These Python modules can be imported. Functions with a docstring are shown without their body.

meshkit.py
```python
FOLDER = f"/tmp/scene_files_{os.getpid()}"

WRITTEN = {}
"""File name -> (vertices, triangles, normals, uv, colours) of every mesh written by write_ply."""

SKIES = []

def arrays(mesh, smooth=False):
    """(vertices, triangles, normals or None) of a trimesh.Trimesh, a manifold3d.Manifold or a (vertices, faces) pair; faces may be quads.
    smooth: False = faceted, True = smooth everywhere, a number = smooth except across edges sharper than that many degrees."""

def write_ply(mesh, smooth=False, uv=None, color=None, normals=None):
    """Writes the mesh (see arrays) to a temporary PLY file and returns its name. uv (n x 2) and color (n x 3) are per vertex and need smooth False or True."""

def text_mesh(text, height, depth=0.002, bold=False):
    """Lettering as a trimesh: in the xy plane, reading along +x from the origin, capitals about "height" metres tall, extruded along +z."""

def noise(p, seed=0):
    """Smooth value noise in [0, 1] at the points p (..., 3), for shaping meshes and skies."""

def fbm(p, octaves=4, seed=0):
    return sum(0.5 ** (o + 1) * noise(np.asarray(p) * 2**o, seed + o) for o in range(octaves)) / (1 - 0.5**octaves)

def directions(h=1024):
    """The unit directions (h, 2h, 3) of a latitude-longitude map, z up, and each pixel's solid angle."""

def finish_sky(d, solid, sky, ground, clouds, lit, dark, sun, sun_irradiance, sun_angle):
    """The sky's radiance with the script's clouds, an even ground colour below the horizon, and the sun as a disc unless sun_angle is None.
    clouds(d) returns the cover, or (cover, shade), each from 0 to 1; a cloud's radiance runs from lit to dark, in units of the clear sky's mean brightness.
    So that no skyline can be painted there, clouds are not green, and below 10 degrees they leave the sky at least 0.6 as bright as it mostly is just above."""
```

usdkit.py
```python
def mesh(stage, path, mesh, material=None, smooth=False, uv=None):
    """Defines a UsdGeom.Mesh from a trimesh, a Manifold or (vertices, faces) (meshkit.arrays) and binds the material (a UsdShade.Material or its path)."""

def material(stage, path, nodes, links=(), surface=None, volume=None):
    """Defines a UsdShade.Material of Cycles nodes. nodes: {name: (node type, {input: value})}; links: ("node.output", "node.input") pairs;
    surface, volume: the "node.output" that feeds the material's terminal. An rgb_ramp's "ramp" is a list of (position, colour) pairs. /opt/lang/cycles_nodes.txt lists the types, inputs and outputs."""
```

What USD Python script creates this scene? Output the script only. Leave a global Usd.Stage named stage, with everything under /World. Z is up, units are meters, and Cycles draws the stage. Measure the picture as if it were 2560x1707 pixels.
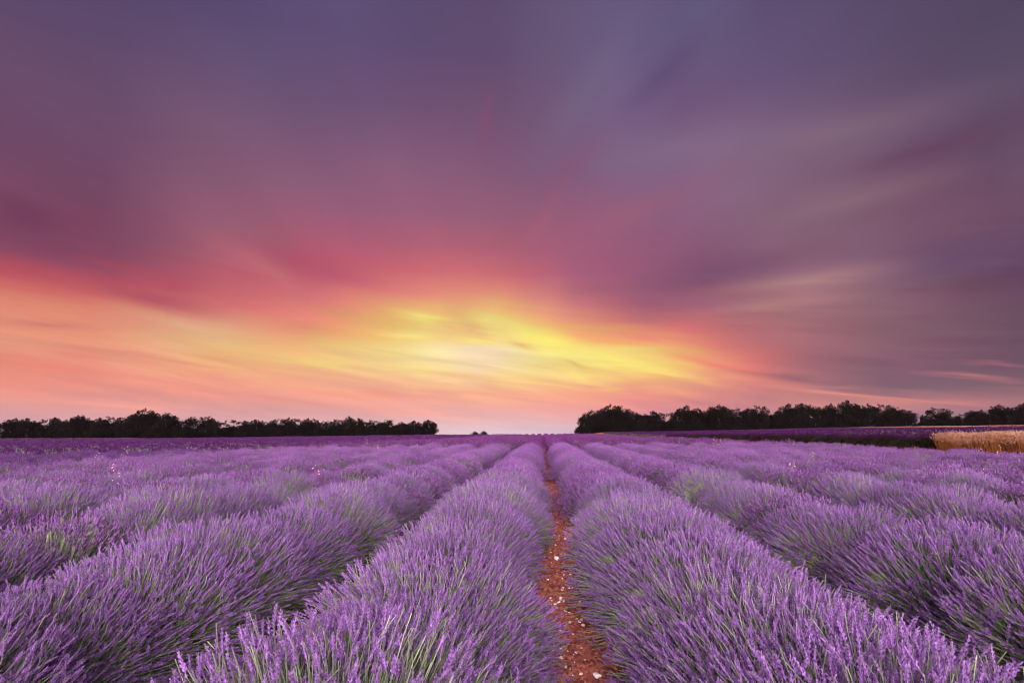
import math, numpy as np, trimesh, usdkit, meshkit
from pxr import Usd, UsdGeom, UsdLux, UsdShade, Gf, Sdf, Vt

stage = Usd.Stage.CreateInMemory()
UsdGeom.SetStageUpAxis(stage, 'Z')
UsdGeom.SetStageMetersPerUnit(stage, 1.0)
UsdGeom.Xform.Define(stage, '/World')
UsdGeom.Scope.Define(stage, '/World/Looks')
PI = math.pi

# ------------------------------------------------------------------ camera
EYE, PITCH, YAW, FOC = 1.35, 9.05, 2.98, 20.0
EXPOSURE = 5.25
cam = UsdGeom.Camera.Define(stage, '/World/camera')
cam.CreateHorizontalApertureAttr(36.0)
cam.CreateVerticalApertureAttr(24.0)
cam.CreateFocalLengthAttr(FOC)
cam.CreateExposureAttr(EXPOSURE)
cam.CreateClippingRangeAttr(Gf.Vec2f(0.05, 60000))
cam.AddTranslateOp().Set(Gf.Vec3d(0, 0, EYE))
cam.AddRotateZOp().Set(YAW)
cam.AddRotateXOp().Set(90 + PITCH)
FPX = FOC / 36 * 2560            # pixels of the 2560 x 1707 photograph
cp, sp, cy, sy = (math.cos(math.radians(PITCH)), math.sin(math.radians(PITCH)), math.cos(math.radians(YAW)), math.sin(math.radians(YAW)))
RIGHT = np.array([cy, sy, 0]); FWD = np.array([-sy * cp, cy * cp, sp]); UP = np.cross(RIGHT, FWD)


def to_pixel(d):
    d = np.asarray(d, float)
    w = np.maximum(d @ FWD, 1e-3)
    return 1280 + FPX * (d @ RIGHT) / w, 853.5 - FPX * (d @ UP) / w


def ray(px, py):
    d = FWD + RIGHT * (px - 1280) / FPX - UP * (py - 853.5) / FPX
    return d / np.linalg.norm(d)


# ------------------------------------------------------------------ sun and sky
SUN_EL, SUN_AZ = math.radians(14.0), math.radians(-5.0)     # behind the bright break in the clouds
SUN_INTENSITY, SUN_ANGLE = 0.40, 100.0
SKY_STRENGTH = 0.05
HAZE_DENSITY = 0.000012
sun = UsdLux.DistantLight.Define(stage, '/World/sun_light')
sun.CreateIntensityAttr(SUN_INTENSITY)
sun.CreateAngleAttr(SUN_ANGLE)
sun.CreateNormalizeAttr(True)
sun.CreateColorAttr(Gf.Vec3f(1.0, 0.82, 0.87))
sun.AddRotateZOp().Set(-math.degrees(SUN_AZ))
sun.AddRotateXOp().Set(math.degrees(SUN_EL) - 90 + 180)

# the dusk sky: what the cloud deck shows at these heights and bearings (sRGB), read across the horizon
SKY = {
    0: [(0, 70, 60, 94), (320, 78, 70, 106), (760, 85, 75, 114), (1220, 86, 80, 118), (1400, 94, 87, 124), (1600, 93, 92, 128), (1760, 93, 95, 128), (1900, 84, 80, 117), (2240, 77, 73, 109), (2560, 75, 75, 107)],
    200: [(0, 78, 65, 94), (320, 97, 78, 108), (640, 95, 82, 115), (960, 92, 76, 112), (1220, 101, 80, 114), (1400, 112, 95, 128), (1520, 114, 101, 138), (1700, 100, 82, 120), (1900, 92, 84, 122), (2240, 87, 81, 117), (2560, 83, 80, 109)],
    400: [(0, 96, 58, 89), (200, 103, 71, 103), (480, 119, 86, 112), (800, 119, 86, 115), (1000, 125, 88, 118), (1220, 126, 88, 122), (1400, 122, 90, 126), (1600, 120, 97, 130), (1800, 126, 102, 131), (2100, 121, 101, 130), (2300, 105, 82, 115), (2480, 91, 71, 104), (2560, 98, 80, 110)],
    550: [(0, 107, 55, 84), (150, 108, 57, 86), (300, 128, 79, 104), (480, 144, 92, 115), (640, 149, 94, 115), (900, 145, 90, 118), (1220, 150, 91, 119), (1450, 148, 88, 117), (1700, 136, 95, 125), (1900, 130, 104, 130), (2100, 124, 98, 122), (2300, 109, 82, 108), (2560, 98, 76, 104)],
    650: [(0, 160, 70, 88), (147, 152, 74, 94), (300, 131, 75, 100), (544, 170, 100, 115), (762, 178, 86, 108), (980, 185, 90, 110), (1197, 185, 93, 113), (1280, 180, 90, 113), (1443, 155, 88, 118), (1770, 131, 86, 116), (1987, 130, 100, 124), (2205, 114, 91, 119), (2560, 89, 68, 104)],
    690: [(0, 222, 104, 95), (147, 200, 90, 94), (300, 165, 78, 96), (544, 188, 98, 111), (762, 192, 92, 108), (980, 208, 106, 112), (1197, 210, 110, 115), (1320, 192, 98, 113), (1443, 160, 89, 117), (1770, 132, 85, 116), (1987, 138, 106, 127), (2205, 130, 104, 124), (2560, 92, 69, 102)],
    720: [(0, 226, 116, 100), (147, 216, 106, 99), (300, 190, 86, 96), (435, 180, 81, 98), (544, 194, 100, 110), (762, 202, 105, 114), (870, 221, 119, 119), (980, 225, 126, 119), (1197, 224, 128, 118), (1280, 219, 122, 119), (1380, 190, 109, 118), (1443, 166, 91, 115), (1606, 150, 88, 115), (1770, 134, 84, 115), (1987, 160, 118, 129), (2205, 132, 102, 120), (2400, 106, 77, 102), (2560, 95, 71, 100)],
    780: [(0, 235, 128, 108), (147, 229, 135, 112), (300, 226, 140, 117), (435, 212, 115, 110), (544, 214, 112, 112), (650, 224, 120, 115), (762, 230, 130, 119), (870, 231, 147, 114), (980, 231, 175, 106), (1080, 235, 195, 110), (1150, 230, 175, 112), (1230, 236, 196, 112), (1280, 232, 180, 106), (1380, 230, 145, 119), (1443, 214, 124, 118), (1550, 185, 98, 112), (1606, 162, 90, 112), (1770, 176, 103, 115), (1987, 155, 111, 124), (2205, 130, 93, 114), (2560, 99, 75, 100)],
    830: [(0, 224, 128, 114), (147, 234, 140, 115), (300, 234, 158, 124), (435, 229, 172, 134), (544, 231, 180, 138), (650, 233, 160, 122), (762, 232, 142, 114), (870, 236, 170, 109), (980, 236, 190, 106), (1060, 239, 205, 115), (1150, 233, 188, 111), (1230, 237, 208, 112), (1300, 245, 224, 118), (1380, 238, 192, 97), (1443, 236, 168, 97), (1606, 231, 130, 114), (1700, 224, 115, 112), (1850, 180, 105, 115), (1987, 164, 105, 118), (2205, 131, 95, 115), (2560, 99, 75, 100)],
    880: [(0, 234, 128, 115), (147, 231, 144, 124), (300, 237, 162, 129), (435, 239, 180, 126), (544, 238, 194, 117), (700, 240, 199, 120), (870, 240, 208, 129), (980, 242, 219, 140), (1120, 247, 230, 178), (1200, 243, 219, 188), (1280, 245, 225, 178), (1350, 249, 236, 140), (1443, 249, 233, 130), (1550, 247, 227, 120), (1650, 245, 205, 116), (1720, 238, 165, 112), (1800, 226, 125, 114), (1900, 190, 109, 119), (2100, 140, 95, 117), (2560, 98, 74, 100)],
    920: [(0, 235, 121, 115), (147, 237, 130, 118), (300, 239, 149, 129), (544, 240, 160, 130), (762, 240, 180, 130), (980, 243, 204, 140), (1120, 243, 211, 152), (1200, 240, 208, 168), (1280, 244, 222, 152), (1400, 245, 224, 136), (1500, 247, 224, 121), (1606, 245, 213, 116), (1720, 246, 205, 113), (1820, 239, 150, 122), (1900, 225, 118, 116), (2000, 170, 107, 124), (2205, 121, 88, 112), (2560, 104, 79, 105)],
    970: [(0, 235, 144, 134), (300, 238, 150, 135), (544, 240, 150, 135), (762, 242, 158, 140), (980, 243, 166, 140), (1200, 243, 184, 131), (1500, 245, 172, 130), (1600, 244, 164, 130), (1770, 226, 149, 130), (1900, 195, 125, 130), (2000, 172, 111, 125), (2100, 136, 98, 124), (2205, 118, 91, 115), (2350, 121, 95, 118), (2560, 124, 95, 112)],
    1000: [(0, 222, 150, 145), (300, 228, 152, 145), (544, 232, 155, 148), (762, 239, 160, 149), (980, 240, 161, 150), (1200, 243, 161, 146), (1450, 243, 150, 140), (1600, 238, 140, 138), (1770, 220, 131, 133), (1900, 208, 132, 137), (2000, 222, 142, 132), (2205, 210, 134, 132), (2350, 182, 121, 130), (2560, 164, 114, 129)],
    1030: [(0, 214, 155, 159), (300, 215, 155, 158), (544, 220, 156, 156), (762, 226, 160, 159), (980, 234, 161, 160), (1280, 226, 165, 165), (1450, 234, 157, 157), (1600, 224, 141, 148), (1900, 172, 122, 140), (2205, 152, 116, 144), (2560, 140, 110, 135)],
    1080: [(0, 204, 165, 176), (700, 210, 175, 188), (1150, 214, 189, 204), (1280, 210, 186, 205), (1450, 203, 178, 198), (1900, 155, 125, 150), (2560, 138, 112, 145)],
}


for _y, (_r, _g, _b) in {0: (5, -2, 0), 200: (6, -1, 1), 400: (6, 0, 1), 550: (4, -2, 0), 650: (2, -5, -2), 690: (2, -5, -2), 720: (0, -4, -2)}.items():
    SKY[_y] = [(x, r_ + _r, g_ + _g, b_ + _b) for x, r_, g_, b_ in SKY[_y]]


for _y in SKY:
    SKY[_y] = [(x, r_ + 8 * min(1, max(0, (x - 1700) / 300)), g_ + 2 * (x > 1900), b_ - 4 * min(1, max(0, (x - 1700) / 300))) for x, r_, g_, b_ in SKY[_y]]


def lin(c):
    c = np.asarray(c, float) / 255
    return np.where(c <= 0.04045, c / 12.92, ((c + 0.055) / 1.055) ** 2.4)


def sky_colour(az, el):
    """linear colour of the sky at bearings az and one height el (degrees)"""
    ys = np.array(sorted(SKY))
    a = np.radians(az)
    e = math.radians(el)
    front = np.clip(np.degrees(a), -40, 40)
    af = np.radians(front)
    d = np.stack([np.sin(af) * math.cos(e), np.cos(af) * math.cos(e), np.full_like(af, math.sin(e))], -1)
    px, py = to_pixel(d)
    px, py = np.clip(px, 0, 2560), np.clip(py, 0, 1080)
    rows = np.stack([np.stack([np.interp(px, [r[0] for r in SKY[y]], [r[k] for r in SKY[y]]) for k in (1, 2, 3)], -1) for y in ys])
    out = np.stack([[np.interp(py[i], ys, rows[:, i, k]) for k in range(3)] for i in range(len(px))])
    back = np.array([np.interp(el, [0, 10, 30, 90], v) for v in ((128, 112, 88, 86), (102, 88, 80, 80), (126, 116, 114, 116))])
    over = np.array([86, 80, 116.0])
    t = np.clip((np.abs(np.degrees(a)) - 42) / 75, 0, 1)
    t = (t * t * (3 - 2 * t))[:, None]
    out = out * (1 - t) + back * t
    k = np.clip((el - 36) / 30, 0, 1)
    return lin(out * (1 - k) + over * k)


WISPS = [
    (490, 821, 200, 22, -14, 229, 182, 138, .6), (354, 740, 230, 24, -13, 176, 80, 96, .7), (680, 680, 190, 35, -25, 200, 110, 119, .6), (843, 685, 200, 38, -12, 174, 77, 104, .6), (60, 545, 250, 80, -18, 102, 52, 84, .5),
    (300, 1010, 260, 8, -3, 245, 165, 150, .5), (700, 1000, 240, 8, -4, 246, 150, 140, .5), (120, 812, 180, 14, -3, 208, 120, 114, .6), (330, 880, 200, 14, -5, 226, 134, 124, .5), (900, 985, 220, 10, -3, 246, 150, 125, .5), (1000, 1030, 300, 6, -3, 240, 150, 145, .5),
    (2015, 701, 330, 26, 9, 166, 125, 133, .75), (1930, 761, 220, 18, 7, 168, 122, 126, .65), (1824, 672, 260, 36, 8, 123, 80, 113, .6), (2096, 327, 420, 55, 14, 130, 106, 133, .7), (1690, 370, 300, 45, 12, 132, 106, 136, .55),
    (2330, 372, 420, 34, 17, 101, 70, 105, .75), (2110, 505, 340, 32, 15, 137, 107, 127, .7), (2400, 640, 300, 60, 14, 92, 70, 106, .6), (1470, 218, 260, 48, 58, 121, 103, 136, .6), (1743, 27, 180, 60, 30, 98, 93, 130, .4), (1661, 180, 220, 40, 45, 97, 76, 117, .6),
    (1215, 300, 110, 22, 80, 134, 80, 112, .55), (1420, 420, 160, 30, 40, 138, 84, 118, .5), (1350, 560, 140, 20, 60, 165, 90, 115, .45), (1000, 470, 200, 40, -30, 142, 88, 118, .4), (560, 330, 260, 60, -24, 122, 88, 116, .4), (1560, 540, 260, 36, 22, 156, 90, 116, .5),
    (2423, 941, 170, 7, -5, 178, 114, 126, .8), (2505, 911, 130, 5, -4, 152, 97, 116, .7), (2096, 984, 220, 8, -6, 226, 143, 136, .8), (2300, 1000, 260, 6, -4, 214, 134, 130, .6), (1797, 914, 200, 12, -13, 240, 124, 114, .7), (1824, 941, 150, 10, -10, 242, 152, 126, .6), (1980, 950, 180, 9, -7, 120, 88, 118, .5), (1579, 855, 140, 12, -6, 241, 160, 95, .7),
    (1068, 797, 95, 15, -11, 246, 226, 122, .95), (1025, 838, 85, 9, -4, 245, 224, 130, .8), (1203, 852, 75, 9, -6, 248, 228, 118, .9), (1221, 802, 62, 18, -15, 241, 218, 128, .9), (1311, 831, 80, 16, -22, 244, 226, 118, .95), (1382, 852, 85, 26, -8, 249, 234, 112, .95),
    (1561, 902, 175, 15, -13, 250, 230, 118, .85), (1578, 874, 110, 16, 0, 243, 210, 120, .5), (1303, 860, 52, 12, -15, 226, 170, 106, .7), (1186, 827, 64, 11, -20, 230, 176, 114, .65), (1120, 815, 60, 8, -14, 230, 172, 114, .6), (1204, 888, 120, 26, -8, 244, 216, 176, .7), (1100, 877, 62, 22, 0, 250, 230, 166, .8),
    (1436, 915, 58, 9, -20, 236, 190, 108, .7), (1436, 934, 76, 10, -22, 248, 223, 122, .7), (1060, 920, 90, 16, -3, 246, 218, 128, .7), (1300, 945, 160, 14, -4, 246, 206, 128, .6), (1532, 975, 44, 4, -2, 248, 204, 118, .8), (1650, 935, 120, 10, -10, 240, 180, 116, .6), (800, 905, 200, 16, -4, 242, 210, 122, .6), (640, 850, 140, 12, -10, 228, 170, 122, .5),
]


def build_sky():
    nodes, links = {}, []
    n = lambda name, kind, **kw: nodes.__setitem__(name, (kind, kw))
    def l(*pairs):
        links.extend(pairs)
    n('tc', 'texture_coordinate'); n('xyz', 'separate_xyz'); l(('tc.generated', 'xyz.vector'))
    n('az', 'math', math_type='arctan2'); l(('xyz.x', 'az.value1'), ('xyz.y', 'az.value2'))
    n('el', 'math', math_type='arcsine'); l(('xyz.z', 'el.value1'))
    # the cloud deck as a plane overhead: streaks blown along one direction meet at the glow
    n('zc', 'math', math_type='maximum', value2=0.0); l(('xyz.z', 'zc.value1'))
    n('zp', 'math', math_type='add', value2=0.10); l(('zc.value', 'zp.value1'))
    n('rot', 'vector_rotate', rotate_type='z_axis', angle=float(SUN_AZ)); l(('tc.generated', 'rot.vector'))
    n('rx', 'separate_xyz'); l(('rot.vector', 'rx.vector'))
    n('px', 'math', math_type='divide'); l(('rx.x', 'px.value1'), ('zp.value', 'px.value2'))
    n('py', 'math', math_type='divide'); l(('rx.y', 'py.value1'), ('zp.value', 'py.value2'))
    n('plane', 'combine_xyz'); l(('px.value', 'plane.x'), ('py.value', 'plane.y'))
    n('map1', 'mapping', scale=(1.1, 0.17, 1), location=(3.1, 0.4, 0)); l(('plane.vector', 'map1.vector'))
    n('n1', 'noise_texture', scale=1.0, detail=3.0, roughness=0.45); l(('map1.vector', 'n1.vector'))
    n('map2', 'mapping', scale=(1.7, 0.22, 1), location=(7.7, 2.4, 0)); l(('plane.vector', 'map2.vector'))
    n('n2', 'noise_texture', scale=1.0, detail=3.0, roughness=0.5); l(('map2.vector', 'n2.vector'))
    # low thin streaks, stretched sideways and sinking slightly to the right
    n('azel', 'combine_xyz'); l(('az.value', 'azel.x'), ('el.value', 'azel.y'))
    n('map3', 'mapping', rotation=(0, 0, 0.13), scale=(1, 1, 1)); l(('azel.vector', 'map3.vector'))
    n('map3b', 'mapping', scale=(4.0, 46.0, 1)); l(('map3.vector', 'map3b.vector'))
    n('n3', 'noise_texture', scale=1.0, detail=3.5, roughness=0.55, distortion=0.6); l(('map3b.vector', 'n3.vector'))
    # warp of the height at which the deck is read
    n('w1', 'map_range', from_min=0.0, from_max=1.0, to_min=-0.5, to_max=0.5); l(('n1.fac', 'w1.value'))
    n('amp', 'map_range', from_min=0.1, from_max=0.5, to_min=0.0, to_max=0.12, clamp=True); l(('el.value', 'amp.value'))
    n('w1a', 'math', math_type='multiply'); l(('w1.result', 'w1a.value1'), ('amp.result', 'w1a.value2'))
    n('w3', 'map_range', from_min=0.0, from_max=1.0, to_min=-0.030, to_max=0.030); l(('n3.fac', 'w3.value'))
    n('hi', 'map_range', from_min=0.20, from_max=0.34, to_min=1.0, to_max=0.0, clamp=True); l(('el.value', 'hi.value'))
    n('lo', 'map_range', from_min=0.0, from_max=0.06, to_min=0.15, to_max=1.0, clamp=True); l(('el.value', 'lo.value'))
    n('wl', 'math', math_type='multiply'); l(('hi.result', 'wl.value1'), ('lo.result', 'wl.value2'))
    n('w3a', 'math', math_type='multiply'); l(('w3.result', 'w3a.value1'), ('wl.value', 'w3a.value2'))
    n('s1', 'math', math_type='add'); l(('el.value', 's1.value1'), ('w1a.value', 's1.value2'))
    n('elw', 'math', math_type='add'); l(('s1.value', 'elw.value1'), ('w3a.value', 'elw.value2'))
    n('u', 'map_range', from_min=-PI, from_max=PI, to_min=0.0, to_max=1.0); l(('az.value', 'u.value'))
    heights = [0, 1.2, 2.4, 3.6, 5.0, 6.5, 8.0, 9.5, 11.0, 12.5, 14, 16, 18.5, 22, 26, 31, 36, 60]
    az = np.linspace(-180, 180, 256)
    prev = None
    for i, h in enumerate(heights):
        table = sky_colour(az, h)
        nodes[f'r{i}'] = ('rgb_ramp', {'ramp': table, 'ramp_alpha': np.ones(256)})
        nodes[f'r{i}'] = ('rgb_ramp', {'ramp': [(float(x), tuple(c)) for x, c in zip(np.linspace(0, 1, 256), table)]})
        l(('u.result', f'r{i}.fac'))
        if i == 0:
            prev = 'r0.color'
            continue
        n(f'f{i}', 'map_range', from_min=math.radians(heights[i - 1]), from_max=math.radians(h), to_min=0.0, to_max=1.0, clamp=True)
        n(f'm{i}', 'mix', mix_type='mix')
        l(('elw.value', f'f{i}.value'), (f'f{i}.result', f'm{i}.fac'), (prev, f'm{i}.color1'), (f'r{i}.color', f'm{i}.color2'))
        prev = f'm{i}.color'
    # single wisps: centre, half length, half width (pixels of the photograph), slant, colour, strength
    n('woff', 'combine_xyz'); l(('w3h.value', 'woff.x'), ('s2.value', 'woff.y'))
    n('w3h', 'math', math_type='multiply', value2=0.38); l(('w3a.value', 'w3h.value1'))
    n('s2', 'math', math_type='multiply_add', value2=0.35); l(('w1a.value', 's2.value1'), ('w3h.value', 's2.value3'))
    n('wv', 'vector_math', math_type='add'); l(('azel.vector', 'wv.vector1'), ('woff.vector', 'wv.vector2'))
    for i, (x, y, ln, wd, ang, r_, g_, b_, f_) in enumerate(WISPS):
        if x > 1900:
            r_, g_, b_ = r_ + 8, g_ + 2, b_ - 4
        az_el = lambda p: (math.atan2(p[0], p[1]), math.asin(p[2]))
        a0, e0 = az_el(ray(x, y))
        t_ = math.radians(ang)
        a1, e1 = az_el(ray(x + ln * math.cos(t_), y - ln * math.sin(t_)))
        a2, e2 = az_el(ray(x + wd * math.sin(t_), y + wd * math.cos(t_)))
        n(f'wm{i}', 'mapping', mapping_type='texture', location=(a0, e0, 0), rotation=(0, 0, math.atan2(e1 - e0, a1 - a0)), scale=(1.45 * math.hypot(a1 - a0, e1 - e0), 1.65 * math.hypot(a2 - a0, e2 - e0), 1))
        n(f'wg{i}', 'gradient_texture', gradient_type='quadratic_sphere')
        n(f'wf{i}', 'math', math_type='multiply', value2=1.35 * f_, use_clamp=True)
        n(f'wc{i}', 'mix', mix_type='mix', color2=tuple(lin((r_, g_, b_))))
        l(('wv.vector', f'wm{i}.vector'), (f'wm{i}.vector', f'wg{i}.vector'), (f'wg{i}.fac', f'wf{i}.value1'), (f'wf{i}.value', f'wc{i}.fac'), (prev, f'wc{i}.color1'))
        prev = f'wc{i}.color'
    # streak brightness: soft above, finer and stronger low down
    n('b1', 'map_range', from_min=0.25, from_max=0.75, to_min=0.87, to_max=1.13); l(('n2.fac', 'b1.value'))
    n('bamp', 'map_range', from_min=0.17, from_max=0.32, to_min=0.0, to_max=1.0, clamp=True); l(('el.value', 'bamp.value'))
    n('b1m', 'mix_float', a=1.0); l(('bamp.result', 'b1m.fac'), ('b1.result', 'b1m.b'))
    n('b3', 'map_range', from_min=0.3, from_max=0.7, to_min=0.90, to_max=1.10, clamp=True); l(('n3.fac', 'b3.value'))
    n('b3m', 'mix_float', a=1.0); l(('hi.result', 'b3m.fac'), ('b3.result', 'b3m.b'))
    n('bb', 'math', math_type='multiply'); l(('b1m.result', 'bb.value1'), ('b3m.result', 'bb.value2'))
    n('bright', 'vector_math', math_type='scale'); l((prev, 'bright.vector1'), ('bb.value', 'bright.scale'))
    n('gain', 'vector_math', math_type='scale', scale=0.95 / (SKY_STRENGTH * 2 ** EXPOSURE)); l(('bright.vector', 'gain.vector1'))
    n('clear', 'sky_texture', sky_type='single_scattering', sun_disc=False, sun_elevation=float(SUN_EL), sun_rotation=float(SUN_AZ % (2 * PI)))
    n('deck', 'mix', mix_type='mix', fac=0.9992); l(('clear.color', 'deck.color1'), ('gain.vector', 'deck.color2'))
    n('bg', 'background_shader', strength=SKY_STRENGTH); l(('deck.color', 'bg.color'))
    return usdkit.material(stage, '/World/Looks/sky', nodes, links, surface='bg.background')


dome = UsdLux.DomeLight.Define(stage, '/World/sky')
dome.CreateIntensityAttr(1.0)
UsdShade.MaterialBindingAPI.Apply(dome.GetPrim()).Bind(build_sky())
dome.GetPrim().SetCustomDataByKey('kind', 'structure')

# ------------------------------------------------------------------ helpers
taken = {}


def numbered(path):
    k = taken.get(path, -1) + 1
    taken[path] = k
    return path if k == 0 else f'{path}_{k:03d}'


def tag(p, label=None, cat=None, group=None, kind=None):
    p = p.GetPrim() if hasattr(p, 'GetPrim') else p
    for k, v in (('label', label), ('category', cat), ('group', group), ('kind', kind)):
        if v:
            p.SetCustomDataByKey(k, v)
    return p


def obj(name, mesh, mat, parent='/World', smooth=False):
    path = numbered(f'{parent}/{name}')
    return usdkit.mesh(stage, path, mesh, mat, smooth=smooth)


def thing(name, loc=(0, 0, 0), rz=0.0, sc=None, parent='/World'):
    x = UsdGeom.Xform.Define(stage, numbered(f'{parent}/{name}'))
    x.AddTranslateOp().Set(Gf.Vec3d(*map(float, loc)))
    if rz:
        x.AddRotateZOp().Set(float(rz))
    if sc is not None:
        x.AddScaleOp().Set(Gf.Vec3f(*map(float, sc)))
    return x


def copy_of(proto, name, loc, rz=0.0, sc=None, parent='/World'):
    x = thing(name, loc, rz, sc, parent)
    x.GetPrim().GetReferences().AddInternalReference(proto)
    x.GetPrim().SetInstanceable(True)
    return x


def scatter(path, protos, pos, index, rz, scale):
    """one PointInstancer of class prims"""
    pi = UsdGeom.PointInstancer.Define(stage, path)
    for k, pr in enumerate(protos):
        c = stage.DefinePrim(f'{path}/kind_{"abcdefgh"[k]}', 'Xform')
        c.GetReferences().AddInternalReference(pr)
        pi.GetPrototypesRel().AddTarget(c.GetPath())
    pos = np.asarray(pos, np.float32)
    pi.CreatePositionsAttr(Vt.Vec3fArray.FromNumpy(pos))
    pi.CreateProtoIndicesAttr(Vt.IntArray.FromNumpy(np.asarray(index, np.int32)))
    h = np.radians(np.asarray(rz, float)) / 2
    pi.CreateOrientationsAttr(Vt.QuathArray([Gf.Quath(float(math.cos(a)), 0, 0, float(math.sin(a))) for a in h]))
    s = np.asarray(scale, np.float32)
    if s.ndim == 1:
        s = np.repeat(s[:, None], 3, 1)
    pi.CreateScalesAttr(Vt.Vec3fArray.FromNumpy(s))
    return pi


def smoothstep(a, b, x):
    t = np.clip((np.asarray(x, float) - a) / (b - a), 0, 1)
    return t * t * (3 - 2 * t)


def height(x, y):
    """the lie of the land"""
    x, y = np.asarray(x, float), np.asarray(y, float)
    h = 0.008 * np.clip(x, -400, 15) + 0.0195 * np.clip(x - 15, 0, 260) + 0.35 * smoothstep(13.2, 15.4, x) * smoothstep(-10, 5, y)
    h = h + 0.10 * np.sin(y * 0.045 + 0.8) * smoothstep(12, 40, y) + 0.12 * np.sin(x * 0.05 + y * 0.02) * smoothstep(14, 40, np.abs(x))
    h = h + 0.10 * smoothstep(60, 140, y)
    drop = smoothstep(148, 420, y) * 9.0 * (1 - smoothstep(20, 160, x) * 0.75)
    return h - drop


# ------------------------------------------------------------------ materials
def M(name, nodes, links, surface):
    return usdkit.material(stage, f'/World/Looks/{name}', nodes, links, surface=surface)


def leafy(name, ramp, noise_scale=1.5, translucent=0.3, vary=0.35, dark_x=None, fine=0.2):
    nodes = {
        'g': ('geometry', {}),
        'r': ('rgb_ramp', {'ramp': ramp}),
        'n': ('noise_texture', {'scale': noise_scale, 'detail': 2.0}),
        'v': ('map_range', {'from_min': 0.3, 'from_max': 0.7, 'to_min': 1 - vary, 'to_max': 1 + vary}),
        'c': ('vector_math', {'math_type': 'scale'}),
        'n2': ('noise_texture', {'scale': 60.0, 'detail': 1.0}),
        'v2': ('map_range', {'from_min': 0.3, 'from_max': 0.7, 'to_min': 1 - fine, 'to_max': 1 + fine}),
        'vv': ('math', {'math_type': 'multiply'}),
        'd': ('diffuse_bsdf', {}), 't': ('translucent_bsdf', {}), 'm': ('mix_closure', {'fac': translucent}),
    }
    links = [('g.random_per_island', 'r.fac'), ('g.position', 'n.vector'), ('n.fac', 'v.value'), ('r.color', 'c.vector1'), ('g.position', 'n2.vector'), ('n2.fac', 'v2.value'), ('v.result', 'vv.value1'), ('v2.result', 'vv.value2'), ('vv.value', 'c.scale'),
             ('d.BSDF', 'm.closure1'), ('t.BSDF', 'm.closure2')]
    out = 'c.vector'
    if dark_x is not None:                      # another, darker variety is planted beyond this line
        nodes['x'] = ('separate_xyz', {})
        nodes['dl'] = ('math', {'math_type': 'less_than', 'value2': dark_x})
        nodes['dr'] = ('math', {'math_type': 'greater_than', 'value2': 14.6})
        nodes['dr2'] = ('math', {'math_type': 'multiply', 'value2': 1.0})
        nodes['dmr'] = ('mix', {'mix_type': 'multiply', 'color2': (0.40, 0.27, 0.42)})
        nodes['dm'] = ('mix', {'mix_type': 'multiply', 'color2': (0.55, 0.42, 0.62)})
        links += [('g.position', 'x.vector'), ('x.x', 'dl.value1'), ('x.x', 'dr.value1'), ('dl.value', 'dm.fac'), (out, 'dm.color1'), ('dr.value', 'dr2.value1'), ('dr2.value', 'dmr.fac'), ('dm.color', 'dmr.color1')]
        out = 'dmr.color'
    links += [(out, 'd.color'), (out, 't.color')]
    return M(name, nodes, links, 'm.closure')


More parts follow.
